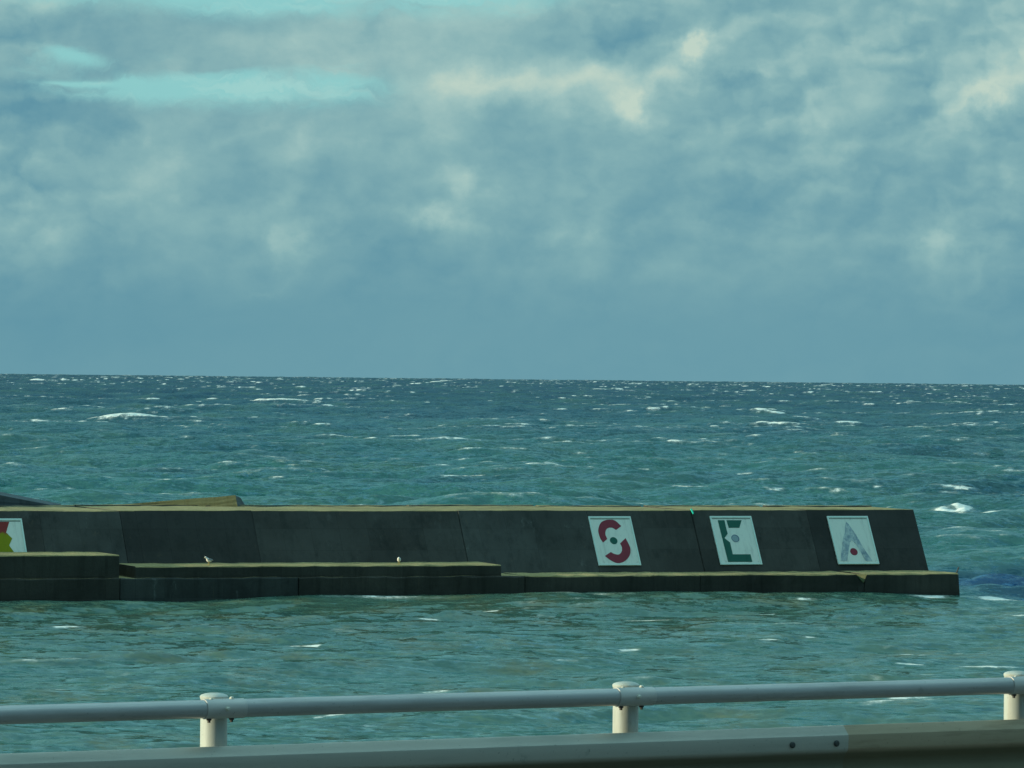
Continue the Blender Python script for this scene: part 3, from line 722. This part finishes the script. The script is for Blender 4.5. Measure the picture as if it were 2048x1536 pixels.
for k in ks:
    jog = {1: -.034, 2: .028}.get(k, 0)
    x = k*Lp+jog-.012-(.012 if k > 0 else 0); xp = k*Lp+jog+.057
    bm = bmesh.new(); tube(bm, (xp, 0, 0), (xp, 0, zp+PR-.006), PO, 40)
    po = link('post', bm, M['post'], gr, True)
    bm = bmesh.new(); top = zp+PR-.002
    lathe(bm, [(.0, top-.004), (PO+.0005, top-.003), (PO+.003, top+.004), (PO+.003, top+.010), (PO-.002, top+.0155), (PO-.016, top+.0205), (PO-.034, top+.0235), (0, top+.0245)], (xp, 0, 0))
    link('cap', bm, M['post'], po, True)
    # collar joining two lengths of handrail
    bm = bmesh.new()
    a, b = x-.030, x+.158
    prof = [(PR+.0002, 0), (PR+.0042, .0008), (PR+.0042, .006), (PR+.0030, .008), (PR+.0030, b-a-.003), (PR+.0006, b-a)]
    c = Vector((a, -off, zp)); seg = 40; R = []
    for r, h in prof: R.append([bm.verts.new((c.x+h, c.y+math.cos(2*math.pi*i/seg)*r, c.z+math.sin(2*math.pi*i/seg)*r)) for i in range(seg)])
    for q, w_ in zip(R, R[1:]):
        for i in range(seg): bm.faces.new((q[i], q[(i+1) % seg], w_[(i+1) % seg], w_[i]))
    cl = link('collar', bm, M['pipe_collar'], gr, True)
    def bolt(px, py, pz, ax, r=.0085, h=.013):
        bm = bmesh.new(); lathe(bm, [(0, -.002), (r*1.35, -.002), (r*1.35, .002), (r, .0025), (r*.95, h*.75), (r*.6, h), (0, h*1.05)], (px, py, pz), ax, 16); link('bolt', bm, M['bolt'], cl, True)
    def nut(px, py, pz):
        bm = bmesh.new(); lathe(bm, [(0, 0), (.0125, 0), (.0125, .008), (.008, .0085), (.007, .018), (0, .0185)], (px, py, pz), '-Z', 6); link('nut', bm, M['nut'], cl)
    bolt(x+.062, -off-PR-.002, zp+.002, '-Y')
    bolt(x+.102, -off, zp+PR+.002, 'Z', .009, .009)
    bolt(x+.006, -off, zp+PR+.002, 'Z', .007, .006)
    nut(x+.102, -off, zp-PR-.001); nut(x-.004, -off, zp-PR-.001)
    if k+1 in ks:
        bm = bmesh.new(); tube(bm, (b-.004, -off, zp), (k*Lp+Lp+{1: -.034, 2: .028}.get(k+1, 0)-.012-(.012 if k+1 > 0 else 0)-.026, -off, zp), PR, 48)
        link('handrail_pipe', bm, M['pipe'], gr, True)
    # bracket behind the beam
    bm = bmesh.new(); prism(bm, [(-PO-.012, zb-.34), (-PO-.012, zb-.01), (-PO+.01, zb-.01), (-PO+.01, zb-.34)], [xp-.035, xp+.035]); link('bracket', bm, M['pipe_collar'], gr)
# ribbed beam: profile (towards the road, height below the top edge)
prof = [(0, 0), (.006, -.002), (.050, -.036), (.055, -.040), (.0565, -.048), (.053, -.098), (.050, -.108), (.008, -.146), (.002, -.160),
        (.002, -.190), (.008, -.200), (.054, -.242), (.058, -.254), (.058, -.294), (.055, -.307), (.046, -.316), (.006, -.348), (0, -.350)]
def beam(x0, x1, setb, m, label):
    bm = bmesh.new(); th = .0032; n = len(prof)
    outer = [(-PO-.012-setb-t*.78, zb+h) for t, h in prof]
    inner = [(y+th, z) for y, z in reversed(outer)]
    sec = outer+inner
    xs = stations(x0, x1, .5); prism(bm, sec, xs)
    o = link('beam', bm, m, gr, True)
    if label: o['label'] = label
    return o
xe = arcd(1690)
bg1 = beam(-3.2*Lp, xe, .0115, M['beam'], 'grey painted length of ribbed beam')
bg2 = beam(xe-.32, 4.2*Lp, .0, M['beam_brown'], 'weathered brown length of ribbed beam')
for px in (1578, 1666):
    bx_ = arcd(px)
    bm = bmesh.new(); lathe(bm, [(0, -.004), (.0145, -.004), (.0145, .002), (.010, .0065), (0, .0075)], (bx_, -PO-.012-.0115-.0452, zb-.076), '-Y', 20)
    link('splice_bolt', bm, mat_steel('dark_bolt', (.05, .06, .055), (.03, .03, .025), .5), bg1, True)

# ------------------------------------------------------------ shore the guardrail stands on
def ground_block(name, x0, x1, y0, y1, z0, z1, m):
    bm = bmesh.new(); prism(bm, [(y0, z0), (y0, z1), (y1, z1), (y1, z0)], stations(x0, x1, 6))
    o = link(name, bm, m); o.location = (g0.x, g0.y, 0); o.rotation_euler = (0, 0, PH); tag(o, kind='structure'); return o
M['shore'] = mat_concrete('shore_concrete', (.10, .10, .085), (.15, .15, .13), stain=(.06, .06, .05))
ma, Na, ba = material('asphalt'); tca = Na.new('ShaderNodeTexCoord')
Na.put(ba.inputs['Base Color'], Na.mix(Na.noise(tca.outputs['Object'], 40, 4, .7), (.035, .036, .036, 1), (.07, .07, .068, 1))); ba.inputs['Roughness'].default_value = .9
mlw = mat_paint('road_line_paint', (.72, .72, .68), wear=.2, worn=(.3, .3, .28), rough=.7, scale=8)
ground_block('ground', -90, 90, -45, .55, -3, GZ, M['shore'])
ground_block('road', -90, 90, -9.5, -.55, GZ-.02, GZ+.004, ma)
ground_block('road_marking', -90, 90, -1.05, -.90, GZ-.01, GZ+.008, mlw)
ground_block('sea_wall', -90, 90, .62, .90, -3, GZ-.25, M['shore'])
